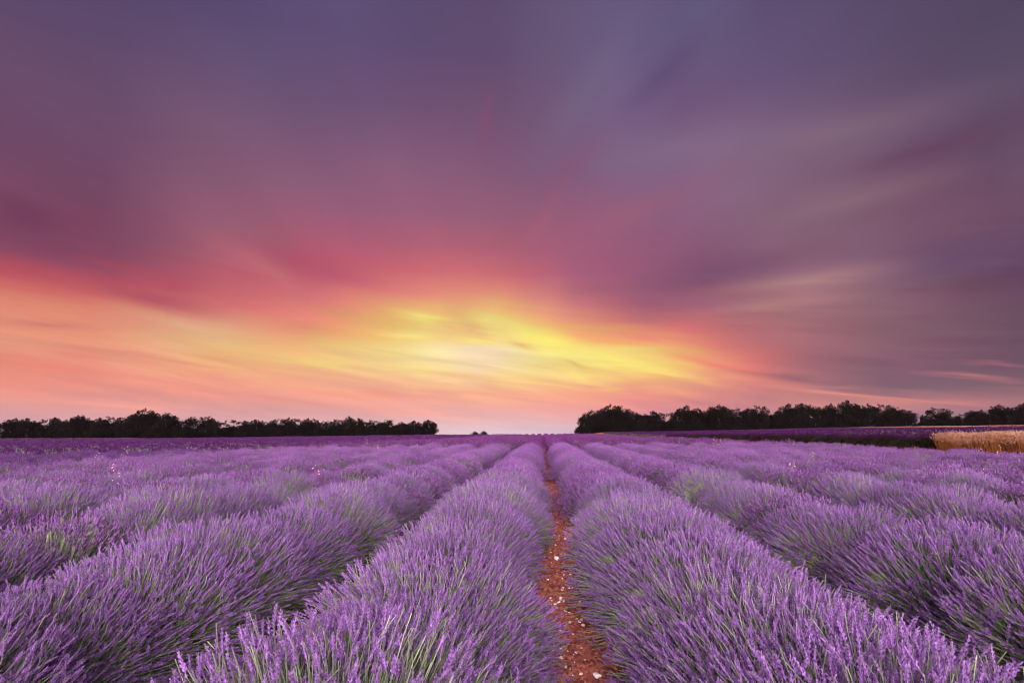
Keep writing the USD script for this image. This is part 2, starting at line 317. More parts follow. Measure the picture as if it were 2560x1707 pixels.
PETAL = leafy('lavender_petal', [(0, (0.20, 0.10, 0.28)), (0.25, (0.48, 0.29, 0.53)), (0.5, (0.61, 0.42, 0.67)), (0.7, (0.56, 0.47, 0.75)), (0.85, (0.82, 0.56, 0.75)), (1, (0.93, 0.83, 0.91))], 0.9, 0.45, 0.16, dark_x=-12.9, fine=0.34)
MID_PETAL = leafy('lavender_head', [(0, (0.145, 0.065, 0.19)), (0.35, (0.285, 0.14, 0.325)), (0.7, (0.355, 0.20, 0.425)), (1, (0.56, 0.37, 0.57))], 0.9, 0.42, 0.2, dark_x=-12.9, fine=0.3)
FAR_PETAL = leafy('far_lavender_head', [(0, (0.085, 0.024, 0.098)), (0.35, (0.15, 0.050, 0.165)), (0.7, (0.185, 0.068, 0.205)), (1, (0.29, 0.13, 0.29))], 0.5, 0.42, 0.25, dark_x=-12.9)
STEM = leafy('lavender_stem', [(0, (0.15, 0.18, 0.11)), (0.5, (0.23, 0.27, 0.18)), (1, (0.36, 0.39, 0.31))], 1.5, 0.25, 0.25)
LEAF = leafy('lavender_leaf', [(0, (0.12, 0.13, 0.075)), (1, (0.27, 0.28, 0.19))], 1.5, 0.25, 0.3)
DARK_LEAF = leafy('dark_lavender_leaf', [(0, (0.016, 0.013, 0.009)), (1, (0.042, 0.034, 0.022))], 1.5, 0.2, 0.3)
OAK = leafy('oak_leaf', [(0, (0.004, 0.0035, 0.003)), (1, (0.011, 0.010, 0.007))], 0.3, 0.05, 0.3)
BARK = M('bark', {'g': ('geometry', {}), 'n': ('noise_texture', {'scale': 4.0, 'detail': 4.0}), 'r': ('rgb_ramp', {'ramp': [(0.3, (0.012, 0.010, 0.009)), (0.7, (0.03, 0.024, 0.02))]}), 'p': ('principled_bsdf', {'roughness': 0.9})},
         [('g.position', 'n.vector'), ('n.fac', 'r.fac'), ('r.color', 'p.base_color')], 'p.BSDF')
STRAW = leafy('straw', [(0, (0.17, 0.065, 0.022)), (0.6, (0.25, 0.10, 0.038)), (1, (0.33, 0.16, 0.07))], 0.6, 0.3, 0.2)
EAR = leafy('wheat_ear', [(0, (0.22, 0.115, 0.075)), (1, (0.37, 0.22, 0.155))], 0.6, 0.3, 0.15)
OAT = leafy('oat_husk', [(0, (0.72, 0.62, 0.48)), (1, (0.85, 0.78, 0.66))], 1.0, 0.45, 0.05)


def soil(name, a, b, c, scale):
    return M(name, {'g': ('geometry', {}), 'n': ('noise_texture', {'scale': scale, 'detail': 6.0, 'roughness': 0.65}), 'n2': ('noise_texture', {'scale': scale * 9, 'detail': 3.0}),
                    'r': ('rgb_ramp', {'ramp': [(0.3, a), (0.5, b), (0.72, c)]}), 'r2': ('rgb_ramp', {'ramp': [(0.3, (0.75, 0.75, 0.75)), (0.7, (1.2, 1.2, 1.2))]}),
                    'm': ('mix', {'mix_type': 'multiply', 'fac': 1.0}), 'b': ('bump', {'strength': 0.6, 'distance': 0.01}), 'p': ('principled_bsdf', {'roughness': 0.95, 'specular_ior_level': 0.15})},
             [('g.position', 'n.vector'), ('g.position', 'n2.vector'), ('n.fac', 'r.fac'), ('n2.fac', 'r2.fac'), ('r.color', 'm.color1'), ('r2.color', 'm.color2'), ('m.color', 'p.base_color'), ('n2.fac', 'b.height'), ('b.normal', 'p.normal')], 'p.BSDF')


DIRT = soil('red_dirt', (0.13, 0.032, 0.026), (0.205, 0.056, 0.044), (0.32, 0.13, 0.105), 5.0)
GROUND = soil('field_soil', (0.12, 0.055, 0.035), (0.17, 0.08, 0.05), (0.22, 0.12, 0.07), 1.2)
STONE = M('limestone', {'g': ('geometry', {}), 'o': ('object_info', {}), 'n': ('noise_texture', {'scale': 35.0, 'detail': 4.0}), 'r': ('rgb_ramp', {'ramp': [(0.25, (0.46, 0.24, 0.16)), (0.55, (0.62, 0.44, 0.35)), (0.8, (0.74, 0.62, 0.54))]}), 'p': ('principled_bsdf', {'roughness': 0.85})},
          [('g.position', 'n.vector'), ('n.fac', 'r.fac'), ('r.color', 'p.base_color')], 'p.BSDF')
PALE_STONE = M('pale_limestone', {'g': ('geometry', {}), 'n': ('noise_texture', {'scale': 30.0, 'detail': 4.0}), 'r': ('rgb_ramp', {'ramp': [(0.3, (0.66, 0.60, 0.55)), (0.7, (0.84, 0.80, 0.76))]}), 'p': ('principled_bsdf', {'roughness': 0.8})},
               [('g.position', 'n.vector'), ('n.fac', 'r.fac'), ('r.color', 'p.base_color')], 'p.BSDF')
PEBBLE = M('pebble', {'g': ('geometry', {}), 'r': ('rgb_ramp', {'ramp': [(0, (0.22, 0.062, 0.04)), (0.30, (0.36, 0.13, 0.09)), (0.50, (0.52, 0.30, 0.23)), (1, (0.80, 0.64, 0.56))]}), 'p': ('principled_bsdf', {'roughness': 0.9})},
           [('g.random_per_island', 'r.fac'), ('r.color', 'p.base_color')], 'p.BSDF')


# ------------------------------------------------------------------ ground
def sheet(xs, ys, z):
    X, Y = np.meshgrid(xs, ys)
    v = np.stack([X, Y, z(X, Y)], -1).reshape(-1, 3)
    i, j = np.meshgrid(np.arange(len(ys) - 1), np.arange(len(xs) - 1), indexing='ij')
    a = (i * len(xs) + j).ravel()
    n = len(xs)
    return v, np.stack([a, a + 1, a + n + 1, a + n], 1)


xs = np.unique(np.concatenate([np.linspace(-1400, -400, 9), np.linspace(-400, 400, 161), np.linspace(400, 1400, 9)]))
ys = np.unique(np.concatenate([np.linspace(-700, -60, 8), np.linspace(-60, 460, 131), np.linspace(460, 1800, 10)]))
tag(obj('ground', sheet(xs, ys, lambda x, y: height(x, y)), GROUND, smooth=True), kind='structure')

PATH_X = 0.17
path = thing('dirt_path')
tag(path, kind='structure')


def path_z(X, Y):
    p = np.stack([X, Y, 0 * X], -1)
    lump = meshkit.fbm(p * 9.0, 4, 3) - 0.5
    clod = np.clip(meshkit.noise(p * 26.0, 9) - 0.55, 0, 1)
    edge = np.clip(1 - np.abs(X - PATH_X) / 0.85, 0, 1) ** 0.5
    return height(X, Y) + 0.004 + (0.055 + 0.07 * lump + 0.05 * clod + 0.035 * np.abs(X - PATH_X)) * edge


near_path = sheet(np.linspace(PATH_X - 0.75, PATH_X + 0.75, 76), np.concatenate([np.arange(0.6, 7, 0.022), np.arange(7, 16, 0.06)]), path_z)
far_path = sheet(np.linspace(PATH_X - 0.75, PATH_X + 0.75, 16), np.concatenate([[15.97], np.arange(16.2, 150, 0.5)]), lambda X, Y: height(X, Y) + 0.05)
obj('soil', near_path, DIRT, str(path.GetPath()), smooth=True)
obj('soil', far_path, DIRT, str(path.GetPath()), smooth=True)

rng = np.random.default_rng(7)


def rock(size, seed, flat=0.55):
    m = trimesh.creation.icosphere(2, 1.0)
    r = np.random.default_rng(seed)
    v = np.array(m.vertices)
    v *= 1 + 0.5 * (meshkit.fbm(v * 1.3 + r.random(3) * 50, 3, seed)[:, None] - 0.5)
    for _ in range(11):                                  # chipped faces
        d = r.normal(size=3); d /= np.linalg.norm(d)
        c = r.uniform(0.42, 0.8)
        over = np.maximum(v @ d - c, 0)
        v -= over[:, None] * d * 0.9
    v *= np.array([1, r.uniform(0.6, 0.95), flat]) * size
    a = r.uniform(0, 2 * PI)
    R = np.array([[math.cos(a), -math.sin(a), 0], [math.sin(a), math.cos(a), 0], [0, 0, 1]])
    return v @ R.T, np.array(m.faces)


def on_ground(px, py, z=0.03):
    d = ray(px, py)
    t = (z - EYE) / d[2]
    return d * t + np.array([0, 0, EYE])


# stones that show as single stones in the photograph: pixel, width in pixels
STONES = [(1392, 1400, 20, 1), (1407, 1479, 11, 0), (1403, 1499, 24, 0), (1450, 1507, 16, 0), (1386, 1533, 10, 0), (1425, 1563, 12, 0), (1458, 1568, 12, 0), (1404, 1585, 13, 0), (1436, 1593, 17, 0),
          (1420, 1627, 13, 0), (1440, 1632, 10, 0), (1447, 1632, 8, 0), (1385, 1622, 10, 0), (1402, 1643, 14, 0), (1436, 1662, 9, 0), (1492, 1692, 26, 1), (1403, 1617, 11, 0), (1378, 1512, 9, 0), (1371, 1525, 9, 0), (1376, 1345, 8, 0),
          (1374, 1300, 7, 0), (1380, 1318, 7, 0), (1430, 1690, 10, 0), (1460, 1650, 9, 0), (1345, 1680, 12, 0), (1362, 1652, 9, 0), (1424, 1540, 9, 0), (1398, 1455, 8, 0), (1386, 1440, 7, 0), (1412, 1702, 9, 0)]
for _ in range(90):
    _py = rng.choice([rng.uniform(1300, 1460), rng.uniform(1470, 1540), rng.uniform(1540, 1705)])
    STONES.append((1355 + (_py - 1080) * (0.125 + rng.normal(0, 0.055)), _py, rng.uniform(5, 12) * (0.5 + (_py - 1200) / 700), int(rng.random() > 0.8)))
for k, (px, py, w, pale) in enumerate(STONES):
    c = on_ground(px, py, 0.06)
    s = w * np.linalg.norm(c - [0, 0, EYE]) / FPX / 2
    v, f = rock(s, 100 + k)
    z = path_z(np.array([[c[0]]]), np.array([[c[1]]]))[0, 0]
    st = obj('stone', (v + np.array([c[0], c[1], z + s * 0.25]), f), PALE_STONE if pale else STONE, str(path.GetPath()), smooth=40)
    if k == 0:
        tag(st, 'white stone in the middle of the red path')

# the uncounted small pebbles
base = trimesh.creation.icosphere(0, 1.0)
bv, bf = np.array(base.vertices), np.array(base.faces)
N = 6500
pv, pf = [], []
py_ = rng.uniform(0.7, 1.0, N) * 0 + 1.6 + 9 * rng.random(N) ** 1.6
px_ = PATH_X + rng.normal(0, 0.26, N)
pz_ = path_z(px_[None], py_[None])[0]
for k in range(N):
    s = 0.006 + 0.020 * rng.random() ** 2.2
    v = bv * (1 + 0.35 * rng.normal(size=(12, 1))) * [1, rng.uniform(0.6, 1), rng.uniform(0.45, 0.9)] * s
    a = rng.uniform(0, 6.28); v = v @ np.array([[math.cos(a), -math.sin(a), 0], [math.sin(a), math.cos(a), 0], [0, 0, 1]]).T
    pv.append(v + [px_[k], py_[k], pz_[k] + s * 0.3]); pf.append(bf + 12 * k)
tag(obj('pebbles', (np.vstack(pv), np.vstack(pf)), PEBBLE, str(path.GetPath())), kind='stuff')


# ------------------------------------------------------------------ lavender bushes
def frames(d):
    a = np.cross(d, np.where(np.abs(d[:, 2:]) < 0.9, [0, 0, 1.0], [1.0, 0, 0]))
    a /= np.linalg.norm(a, axis=1, keepdims=True)
    return a, np.cross(d, a)


def stamp(tv, tf, pos, d, scale_r, scale_l, spin):
    """copies of a template (axis z) at pos along d"""
    a, b = frames(d)
    c, s = np.cos(spin)[:, None], np.sin(spin)[:, None]
    a, b = a * c + b * s, b * c - a * s
    v = pos[:, None] + tv[None, :, 0, None] * (a * scale_r[:, None])[:, None] + tv[None, :, 1, None] * (b * scale_r[:, None])[:, None] + tv[None, :, 2, None] * (d * scale_l[:, None])[:, None]
    f = tf[None] + (np.arange(len(pos)) * len(tv))[:, None, None]
    return v.reshape(-1, 3), f.reshape(-1, tf.shape[1])


def spike_template(lod, seed=0):
    r = np.random.default_rng(seed)
    if lod == 0:
        V, F = [], []
        whorls = [0.0, 0.24, 0.42, 0.60, 0.77, 0.92]
        prof = [0.6, 1.0, 1.05, 0.98, 0.82, 0.5]
        for h, p in zip(whorls, prof):
            m = 5 if p > 0.5 else 3
            off = r.uniform(0, 6.28)
            for k in range(m):
                t = off + 2 * PI * k / m + r.normal(0, 0.15)
                o = np.array([math.cos(t), math.sin(t), 0]); q = np.array([-math.sin(t), math.cos(t), 0])
                rr = p * r.uniform(0.65, 1.3)
                i = len(V)
                V += [o * 0.12 * rr + [0, 0, h - 0.03], o * 0.66 * rr + q * 0.56 * rr + [0, 0, h + 0.05], o * 1.05 * rr + [0, 0, h + 0.125], o * 0.66 * rr - q * 0.56 * rr + [0, 0, h + 0.05]]
                F += [[i, i + 1, i + 2], [i, i + 2, i + 3]]
        for z0, zm, z1, w in ((0.02, 0.45, 1.04, 0.40),):                      # calyxes between the florets
            i = len(V)
            V += [[0, 0, z0]] + [[math.cos(t) * w, math.sin(t) * w, zm] for t in (0, 2.094, 4.189)] + [[0, 0, z1]]
            F += [[i + a for a in f] for f in ([0, 2, 1], [0, 3, 2], [0, 1, 3], [1, 2, 4], [2, 3, 4], [3, 1, 4])]
        return np.array(V), np.array(F)
    V, F = [], []
    for z0, zm, z1, w, o in ((0, 0.22, 0.52, 0.95, 0.3), (0.30, 0.52, 1.05, 0.78, 1.3))[:2 if lod == 1 else 1]:
        if lod == 2:
            z1, zm, w = 1.05, 0.35, 0.9
        i = len(V)
        V += [[0, 0, z0]] + [[math.cos(t + o) * w, math.sin(t + o) * w, zm] for t in (0, 2.094, 4.189)] + [[0, 0, z1]]
        F += [[i + a for a in f] for f in ([0, 2, 1], [0, 3, 2], [0, 1, 3], [1, 2, 4], [2, 3, 4], [3, 1, 4])]
    return np.array(V, float), np.array(F)


AW, CL, BH = 0.625, 0.60, 0.60            # half width across the row, half length along it, height of the stems' tips


def bush(n, lod, seed, fat=1.0, green=0.0):
    r = np.random.default_rng(seed)
    th = r.uniform(0, 2 * PI, n)
    z = r.random(n) ** 0.80
    cph = np.sqrt(1 - np.clip(z, 0, 1) ** 2)
    sq = 1 / np.maximum(np.abs(np.cos(th)) ** 2.6 + np.abs(np.sin(th)) ** 2.6, 1e-6) ** (1 / 2.6)     # a little squarer than round
    lump = 0.86 + 0.28 * meshkit.fbm(np.stack([np.cos(th) * cph * 2.2 + seed, np.sin(th) * cph * 2.2, z * 2.2], -1), 2, seed)
    rad = r.uniform(0.80, 1.08, n) * lump
    droop = 1 - 0.10 * (1 - z)
    tip = np.stack([AW * np.cos(th) * sq * cph * rad, CL * np.sin(th) * sq * cph * rad, 0.10 + BH * z ** 0.9 * rad * droop], -1)
    root = np.stack([tip[:, 0] * r.uniform(0.15, 0.55, n), tip[:, 1] * r.uniform(0.45, 0.8, n), 0.06 + 0.14 * z], -1)
    ctrl = root + (tip - root) * 0.55 + np.stack([r.normal(0, 0.035, n), r.normal(0, 0.035, n), 0.05 + 0.07 * (1 - z)], -1)
    P = lambda t: (1 - t) ** 2 * root + 2 * t * (1 - t) * ctrl + t * t * tip
    d = tip - ctrl + np.stack([r.normal(0, 0.06, n), r.normal(0, 0.06, n), 0.07 * np.ones(n)], -1)
    d /= np.linalg.norm(d, axis=1, keepdims=True)
    L = r.uniform(0.045, 0.080, n) * (1 + 0.25 * (fat - 1))
    R = r.uniform(0.0058, 0.0084, n) * fat
    tv, tf = spike_template(lod, seed)
    fl = r.random(n) > 0.06 + 0.48 * np.clip(1 - 1.6 * z, 0, 1) + green * np.clip(0.25 + 1.6 * (meshkit.noise(np.stack([tip[:, 0] * 4, tip[:, 1] * 4, tip[:, 2] * 4 + seed], -1), seed) - 0.3), 0, 1)
    spikes = stamp(tv, tf, tip[fl], d[fl], R[fl], L[fl], r.uniform(0, 6.28, fl.sum()))
    # stems: thin ribbons, three-sided near the camera
    ts = [0.30, 0.62, 1.0] if lod == 0 else [0.35, 1.0]
    keep = np.arange(n) if lod == 0 else np.arange(0, n, 2)
    sides = 3 if lod == 0 else 2
    w = (0.0014 if lod == 0 else 0.004) * fat
    pts = [P(t)[keep] for t in ts]
    if lod == 0:
        pts.append(pts[-1] + d[keep] * L[keep, None] * 0.92)
        ts = ts + [2.0]
    a, b = frames(d[keep])
    rings = []
    for p in pts:
        for k in range(sides):
            t = 2 * PI * k / sides
            rings.append(p + (a * math.cos(t) + b * math.sin(t)) * w)
    V = np.stack(rings, 1).reshape(-1, 3)
    q = []
    for s in range(len(ts) - 1):
        for k in range(sides if sides > 2 else 1):
            q.append([s * sides + k, s * sides + (k + 1) % sides, (s + 1) * sides + (k + 1) % sides, (s + 1) * sides + k])
    q = np.array(q)
    F = (q[None] + (np.arange(len(keep)) * len(rings))[:, None, None]).reshape(-1, 4)
    stems = (V, F)
    # leafy heart of the bush
    ml = {0: 1900, 1: 420, 2: 60}[lod]
    u = r.normal(size=(ml, 3)); u[:, 2] = np.abs(u[:, 2]); u /= np.linalg.norm(u, axis=1, keepdims=True)
    pos = u * [AW, CL, BH] * r.uniform(0.45, 0.84, (ml, 1)) + [0, 0, 0.03]
    dd = u + r.normal(0, 0.35, (ml, 3)); dd[:, 2] += 0.4; dd /= np.linalg.norm(dd, axis=1, keepdims=True)
    lt = np.array([[0, 0, 0], [1, 0, 0.5], [0, 0, 1], [-1, 0, 0.5]], float)
    lf = np.array([[0, 1, 2, 3]])
    wl = {0: 0.0034, 1: 0.008, 2: 0.03}[lod]
    lv, lf = stamp(lt, lf, pos, dd, np.full(ml, wl), r.uniform(0.05, 0.11, ml), r.uniform(0, 6.28, ml))
    core = trimesh.creation.icosphere(2 if lod < 2 else 1, 1.0)
    cv = np.array(core.vertices)
    cv = cv * (1 + 0.25 * (meshkit.fbm(cv * 2 + seed, 2, seed)[:, None] - 0.5)) * [AW * 0.60, CL * 0.70, BH * 0.62] + [0, 0, 0.05]
    cf = np.array(core.faces)
    lf3 = np.vstack([lf[:, [0, 1, 2]], lf[:, [0, 2, 3]]])
    leaves = (np.vstack([lv, cv]), np.vstack([lf3, cf + len(lv)]))
    return spikes, stems, leaves


def bush_class(name, parts):
    stage.CreateClassPrim(f'/World/{name}') if False else None
    c = stage.CreateClassPrim(f'/{name}')
    for nm, mesh, mat in parts:
        usdkit.mesh(stage, f'/{name}/{nm}', mesh, mat)
    return f'/{name}'


NEAR, MID, FAR = [], [], []
for k in range(3):
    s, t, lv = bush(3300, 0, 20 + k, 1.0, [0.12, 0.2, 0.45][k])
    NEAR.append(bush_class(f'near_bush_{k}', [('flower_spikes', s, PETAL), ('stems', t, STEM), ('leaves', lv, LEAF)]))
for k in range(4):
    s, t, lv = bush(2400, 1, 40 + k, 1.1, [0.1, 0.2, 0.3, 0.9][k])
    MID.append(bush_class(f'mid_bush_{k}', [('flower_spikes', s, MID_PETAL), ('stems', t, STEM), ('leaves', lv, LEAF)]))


def stretch(seed, count=4, n=420, fat=2.4):
    r = np.random.default_rng(seed)
    out = [[], [], []]
    for i in range(count):
        b = bush(n, 2, seed * 10 + i, fat)
        sc = r.uniform(0.88, 1.1)
        for o, (v, f) in zip(out, b):
            o.append((v * sc + [r.normal(0, 0.05), (i - (count - 1) / 2) * 0.92 + r.normal(0, 0.08), 0], f))
    res = []
    for o in out:
        k, V, F = 0, [], []
        for v, f in o:
            V.append(v); F.append(f + k); k += len(v)
        res.append((np.vstack(V), np.vstack(F)))
    return res


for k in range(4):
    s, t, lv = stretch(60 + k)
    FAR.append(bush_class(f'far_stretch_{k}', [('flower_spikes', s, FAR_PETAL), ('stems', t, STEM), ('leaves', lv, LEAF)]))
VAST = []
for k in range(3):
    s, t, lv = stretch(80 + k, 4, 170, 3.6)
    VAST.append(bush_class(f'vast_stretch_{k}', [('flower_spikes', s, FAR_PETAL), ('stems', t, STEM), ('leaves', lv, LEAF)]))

EDGE = []
for k in range(3):
    s, t, lv = bush(900, 1, 90 + k, 1.1)
    v, f = s
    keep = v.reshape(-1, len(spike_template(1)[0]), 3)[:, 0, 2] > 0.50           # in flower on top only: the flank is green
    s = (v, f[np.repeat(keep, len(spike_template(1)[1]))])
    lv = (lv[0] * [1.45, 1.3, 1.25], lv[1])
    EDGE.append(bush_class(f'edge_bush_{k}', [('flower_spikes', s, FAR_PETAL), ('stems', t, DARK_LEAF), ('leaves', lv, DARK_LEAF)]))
SPACING = 1.6
ORD = 'first second third fourth fifth sixth seventh eighth ninth tenth eleventh twelfth thirteenth fourteenth fifteenth sixteenth seventeenth eighteenth nineteenth twentieth'.split()


def in_view(x, y, margin=2.5):
    return y > -0.3 and -1.06 * y - margin < x < 0.98 * y + margin


def lavender_row(x, y0, y1, label, group, seed, size=1.0, name='lavender_row', mid_to=30.0, near_to=9.0, mid=None):
    r = np.random.default_rng(seed)
    row = thing(name, (x, y0, float(height(x, y0))))
    P = str(row.GetPath())
    tag(row, label, 'lavender row', group)
    y = y0
    while y < y1:
        dist = math.hypot(x, y)
        dx = r.normal(0, 0.05)
        if dist < mid_to:
            step = (0.62 if r.random() > 0.16 else 0.86) + r.normal(0, 0.06)
            if in_view(x, y):
                kind = mid or (NEAR if dist < near_to + r.uniform(-3.5, 5.5) else MID)
                s = size * r.uniform(0.93, 1.05)
                copy_of(kind[r.choice(len(kind), p=[[1], [0.5, 0.5], [0.44, 0.40, 0.16], [0.32, 0.30, 0.24, 0.14]][len(kind) - 1])], 'lavender_bush', (dx, y - y0, float(height(x + dx, y)) - float(height(x, y0)) - 0.01), 180 * r.integers(2) + r.normal(0, 9),
                        (s * r.uniform(0.93, 1.08), s * r.uniform(0.95, 1.08), s * r.uniform(0.93, 1.06)), P)
        else:
            step = 3.8
            if in_view(x, y):
                kind = FAR if dist < 75 else VAST
                s = size * r.uniform(0.94, 1.06)
                copy_of(kind[r.integers(len(kind))], 'bush_stretch', (dx, y + 1.4 - y0, float(height(x + dx, y + 1.4)) - float(height(x, y0)) - 0.01), 180 * r.integers(2), (s, 1, s), P)
        y += step
    return row


left_x = [PATH_X + 0.00 - SPACING * (k + 0.5) for k in range(8)]
right_x = [PATH_X + 0.00 + SPACING * (k + 0.5) for k in range(8)]
for side, listed in (('left', left_x), ('right', right_x)):
    for k, x in enumerate(listed):
        lab = f'broad purple lavender row bordering the red dirt path on its {side}' if k == 0 else f'{ORD[k]} lavender row to the {side} of the red dirt path'
        if k == 7:
            lab += ', last before the ' + ('darker parcel' if side == 'left' else 'grassy edge')
        lavender_row(x, 0.55 + 0.25 * (k % 2), 150, lab, 'lavender rows beside the dirt path', 300 + k + (50 if side == 'right' else 0))

# the darker parcel on the left: the rows one can tell apart, then the far mass
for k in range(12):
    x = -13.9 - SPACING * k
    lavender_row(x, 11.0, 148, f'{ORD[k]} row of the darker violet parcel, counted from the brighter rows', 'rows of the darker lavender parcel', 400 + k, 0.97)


def far_rows(path, xs_, y0, y1, seed, size=1.0, label=None):
    r = np.random.default_rng(seed)
    pos, idx, rz, sc = [], [], [], []
    for x in xs_:
        y = y0(x) if callable(y0) else y0
        end = y1(x) if callable(y1) else y1
        y += r.uniform(0, 2)
        while y < end:
            if in_view(x, y, 5):
                d = math.hypot(x, y)
                pos.append((x + r.normal(0, 0.05), y, float(height(x, y)) - 0.01))
                idx.append(r.integers(2) if d < 70 else 2 + r.integers(2))
                rz.append(180 * r.integers(2))
                s = size * r.uniform(0.92, 1.08)
                sc.append((s, 1, s))
            y += 3.8
    pi = scatter(path, FAR[:2] + VAST[:2], pos, idx, rz, sc)
    tag(pi, label, 'lavender field', kind='stuff')
    return pi


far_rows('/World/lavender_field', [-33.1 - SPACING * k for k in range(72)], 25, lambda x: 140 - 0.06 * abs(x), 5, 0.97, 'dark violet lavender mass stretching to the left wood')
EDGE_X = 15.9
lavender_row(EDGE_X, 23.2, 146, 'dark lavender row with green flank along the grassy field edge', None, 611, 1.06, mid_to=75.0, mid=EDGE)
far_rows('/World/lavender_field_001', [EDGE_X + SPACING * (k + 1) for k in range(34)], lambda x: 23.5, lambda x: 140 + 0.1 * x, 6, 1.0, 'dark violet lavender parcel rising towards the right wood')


# ------------------------------------------------------------------ wheat and dry grass
def wheat_class(name, n, seed, h=0.62, spread=0.35, fat=1.0):
    r = np.random.default_rng(seed)
    pos = np.stack([r.uniform(-spread, spread, n), r.uniform(-spread, spread, n), np.zeros(n)], -1)
    d = np.stack([r.normal(0, 0.2, n), r.normal(0, 0.2, n), np.ones(n)], -1); d /= np.linalg.norm(d, axis=1, keepdims=True)
    H = h * r.uniform(0.72, 1.08, n)
    tv = np.array([[-1, 0, 0], [1, 0, 0], [0.6, 0, 1], [-0.6, 0, 1]], float); tf = np.array([[0, 1, 2, 3]])
    stalk = stamp(tv, tf, pos, d, np.full(n, 0.004 * fat), H, r.uniform(0, 6.28, n))
    ev, ef = spike_template(1)
    e = d + np.stack([r.normal(0, 0.6, n), r.normal(0, 0.6, n), -0.3 * np.ones(n)], -1); e /= np.linalg.norm(e, axis=1, keepdims=True)
    ears = stamp(ev, ef, pos + d * H[:, None], e, np.full(n, 0.010 * fat), r.uniform(0.08, 0.12, n), r.uniform(0, 6.28, n))
    return bush_class(name, [('stalks', stalk, STRAW), ('ears', ears, EAR)])


WH = [wheat_class(f'wheat_tuft_{k}', 130, 200 + k, 0.72, fat=1.5) for k in range(3)]
WHF = [wheat_class(f'far_wheat_tuft_{k}', 60, 210 + k, 0.5, 1.1, fat=6.0) for k in range(2)]
r = np.random.default_rng(9)
pos = [(x + r.normal(0, 0.12), y + r.normal(0, 0.12)) for x in np.arange(15.0, 27, 0.33) for y in np.arange(8, 23.0, 0.33) if in_view(x, y, 3) and r.random() < 0.3 + 1.4 * min(x - 14.9, 23.1 - y)]
pos = np.array([(x, y, float(height(x, y))) for x, y in pos])
tag(scatter('/World/wheat_patch', WH, pos, r.integers(0, 3, len(pos)), r.uniform(0, 360, len(pos)), r.uniform(0.88, 1.08, len(pos))), 'block of ripe golden wheat standing beside the lavender at right', 'wheat', kind='stuff')


# ------------------------------------------------------------------ woods
def tube(pts, radii, sides=6):
    import numpy as _n
    p = np.asarray(pts, float)
    t = np.gradient(p, axis=0); t /= np.linalg.norm(t, axis=1, keepdims=True)
    a, b = frames(t)
    ang = np.arange(sides) * 2 * PI / sides
    v = p[:, None] + np.asarray(radii)[:, None, None] * (np.cos(ang)[None, :, None] * a[:, None] + np.sin(ang)[None, :, None] * b[:, None])
    i, j = np.meshgrid(np.arange(len(p) - 1), np.arange(sides), indexing='ij')
    q = np.stack([i * sides + j, i * sides + (j + 1) % sides, (i + 1) * sides + (j + 1) % sides, (i + 1) * sides + j], -1).reshape(-1, 4)
    return v.reshape(-1, 3), q


def tree_class(name, seed, low=0.12, lobes=16, leaves=6000, knob=0.0):
    """an oak of unit height and about unit width"""
    r = np.random.default_rng(seed)
    cen, rad = [], []
    for k in range(lobes):
        z = r.uniform(low + 0.06, 0.78)
        w = 0.40 * math.sqrt(max(0.05, 1 - ((z - 0.52) / 0.52) ** 2))
        a = r.uniform(0, 2 * PI); q = w * r.random() ** 0.5
        cen.append((q * math.cos(a), q * math.sin(a), z)); rad.append(r.uniform(0.10, 0.20))
    for k in range(9):                                  # twiggy tops
        a = r.uniform(0, 2 * PI); q = r.uniform(0, 0.30)
        cen.append((q * math.cos(a), q * math.sin(a), r.uniform(0.80, 0.95) + (0.02 if k == 0 else 0) - 0.5 * q * q)); rad.append(r.uniform(0.03, 0.075))
    cen, rad = np.array(cen), np.array(rad)
    w = rad ** 2 / (rad ** 2).sum()
    k = r.choice(len(rad), leaves, p=w)
    u = r.normal(size=(leaves, 3)); u /= np.linalg.norm(u, axis=1, keepdims=True)
    p = cen[k] + u * (rad[k] * r.uniform(0.25, 1.08, leaves) ** 0.7)[:, None] * [1, 1, 0.8]
    p[:, 2] = np.maximum(p[:, 2], low * 0.7)
    d = u + r.normal(0, 0.7, (leaves, 3)); d /= np.linalg.norm(d, axis=1, keepdims=True)
    lt = np.array([[0, 0, 0], [1, 0.15, 0.5], [0, 0, 1], [-1, 0.15, 0.5]], float)
    lv, lf = stamp(lt, np.array([[0, 1, 2, 3]]), p, d, r.uniform(0.014, 0.024, leaves), r.uniform(0.030, 0.055, leaves), r.uniform(0, 6.28, leaves))
    parts, kk = [], 0
    tz = np.linspace(-0.04, 0.62, 7)
    wob = np.cumsum(r.normal(0, 0.012, (7, 2)), 0)
    main = tube(np.column_stack([wob, tz]), np.linspace(0.034, 0.010, 7) * np.array([1.5] + [1] * 6), 7)
    T = [main]
    for j in r.choice(len(cen), 9, replace=False):
        z0 = max(0.1, cen[j, 2] * 0.5)
        s0 = np.array([np.interp(z0, tz, wob[:, 0]), np.interp(z0, tz, wob[:, 1]), z0])
        mid = (s0 + cen[j]) / 2 + [0, 0, -0.03]
        T.append(tube([s0, mid, cen[j]], [0.013, 0.009, 0.004], 5))
    V, F = [], []
    for v, f in T:
        V.append(v); F.append(f + kk); kk += len(v)
    return bush_class(name, [('trunk', (np.vstack(V), np.vstack(F)), BARK), ('crown', (lv, lf), OAK)])


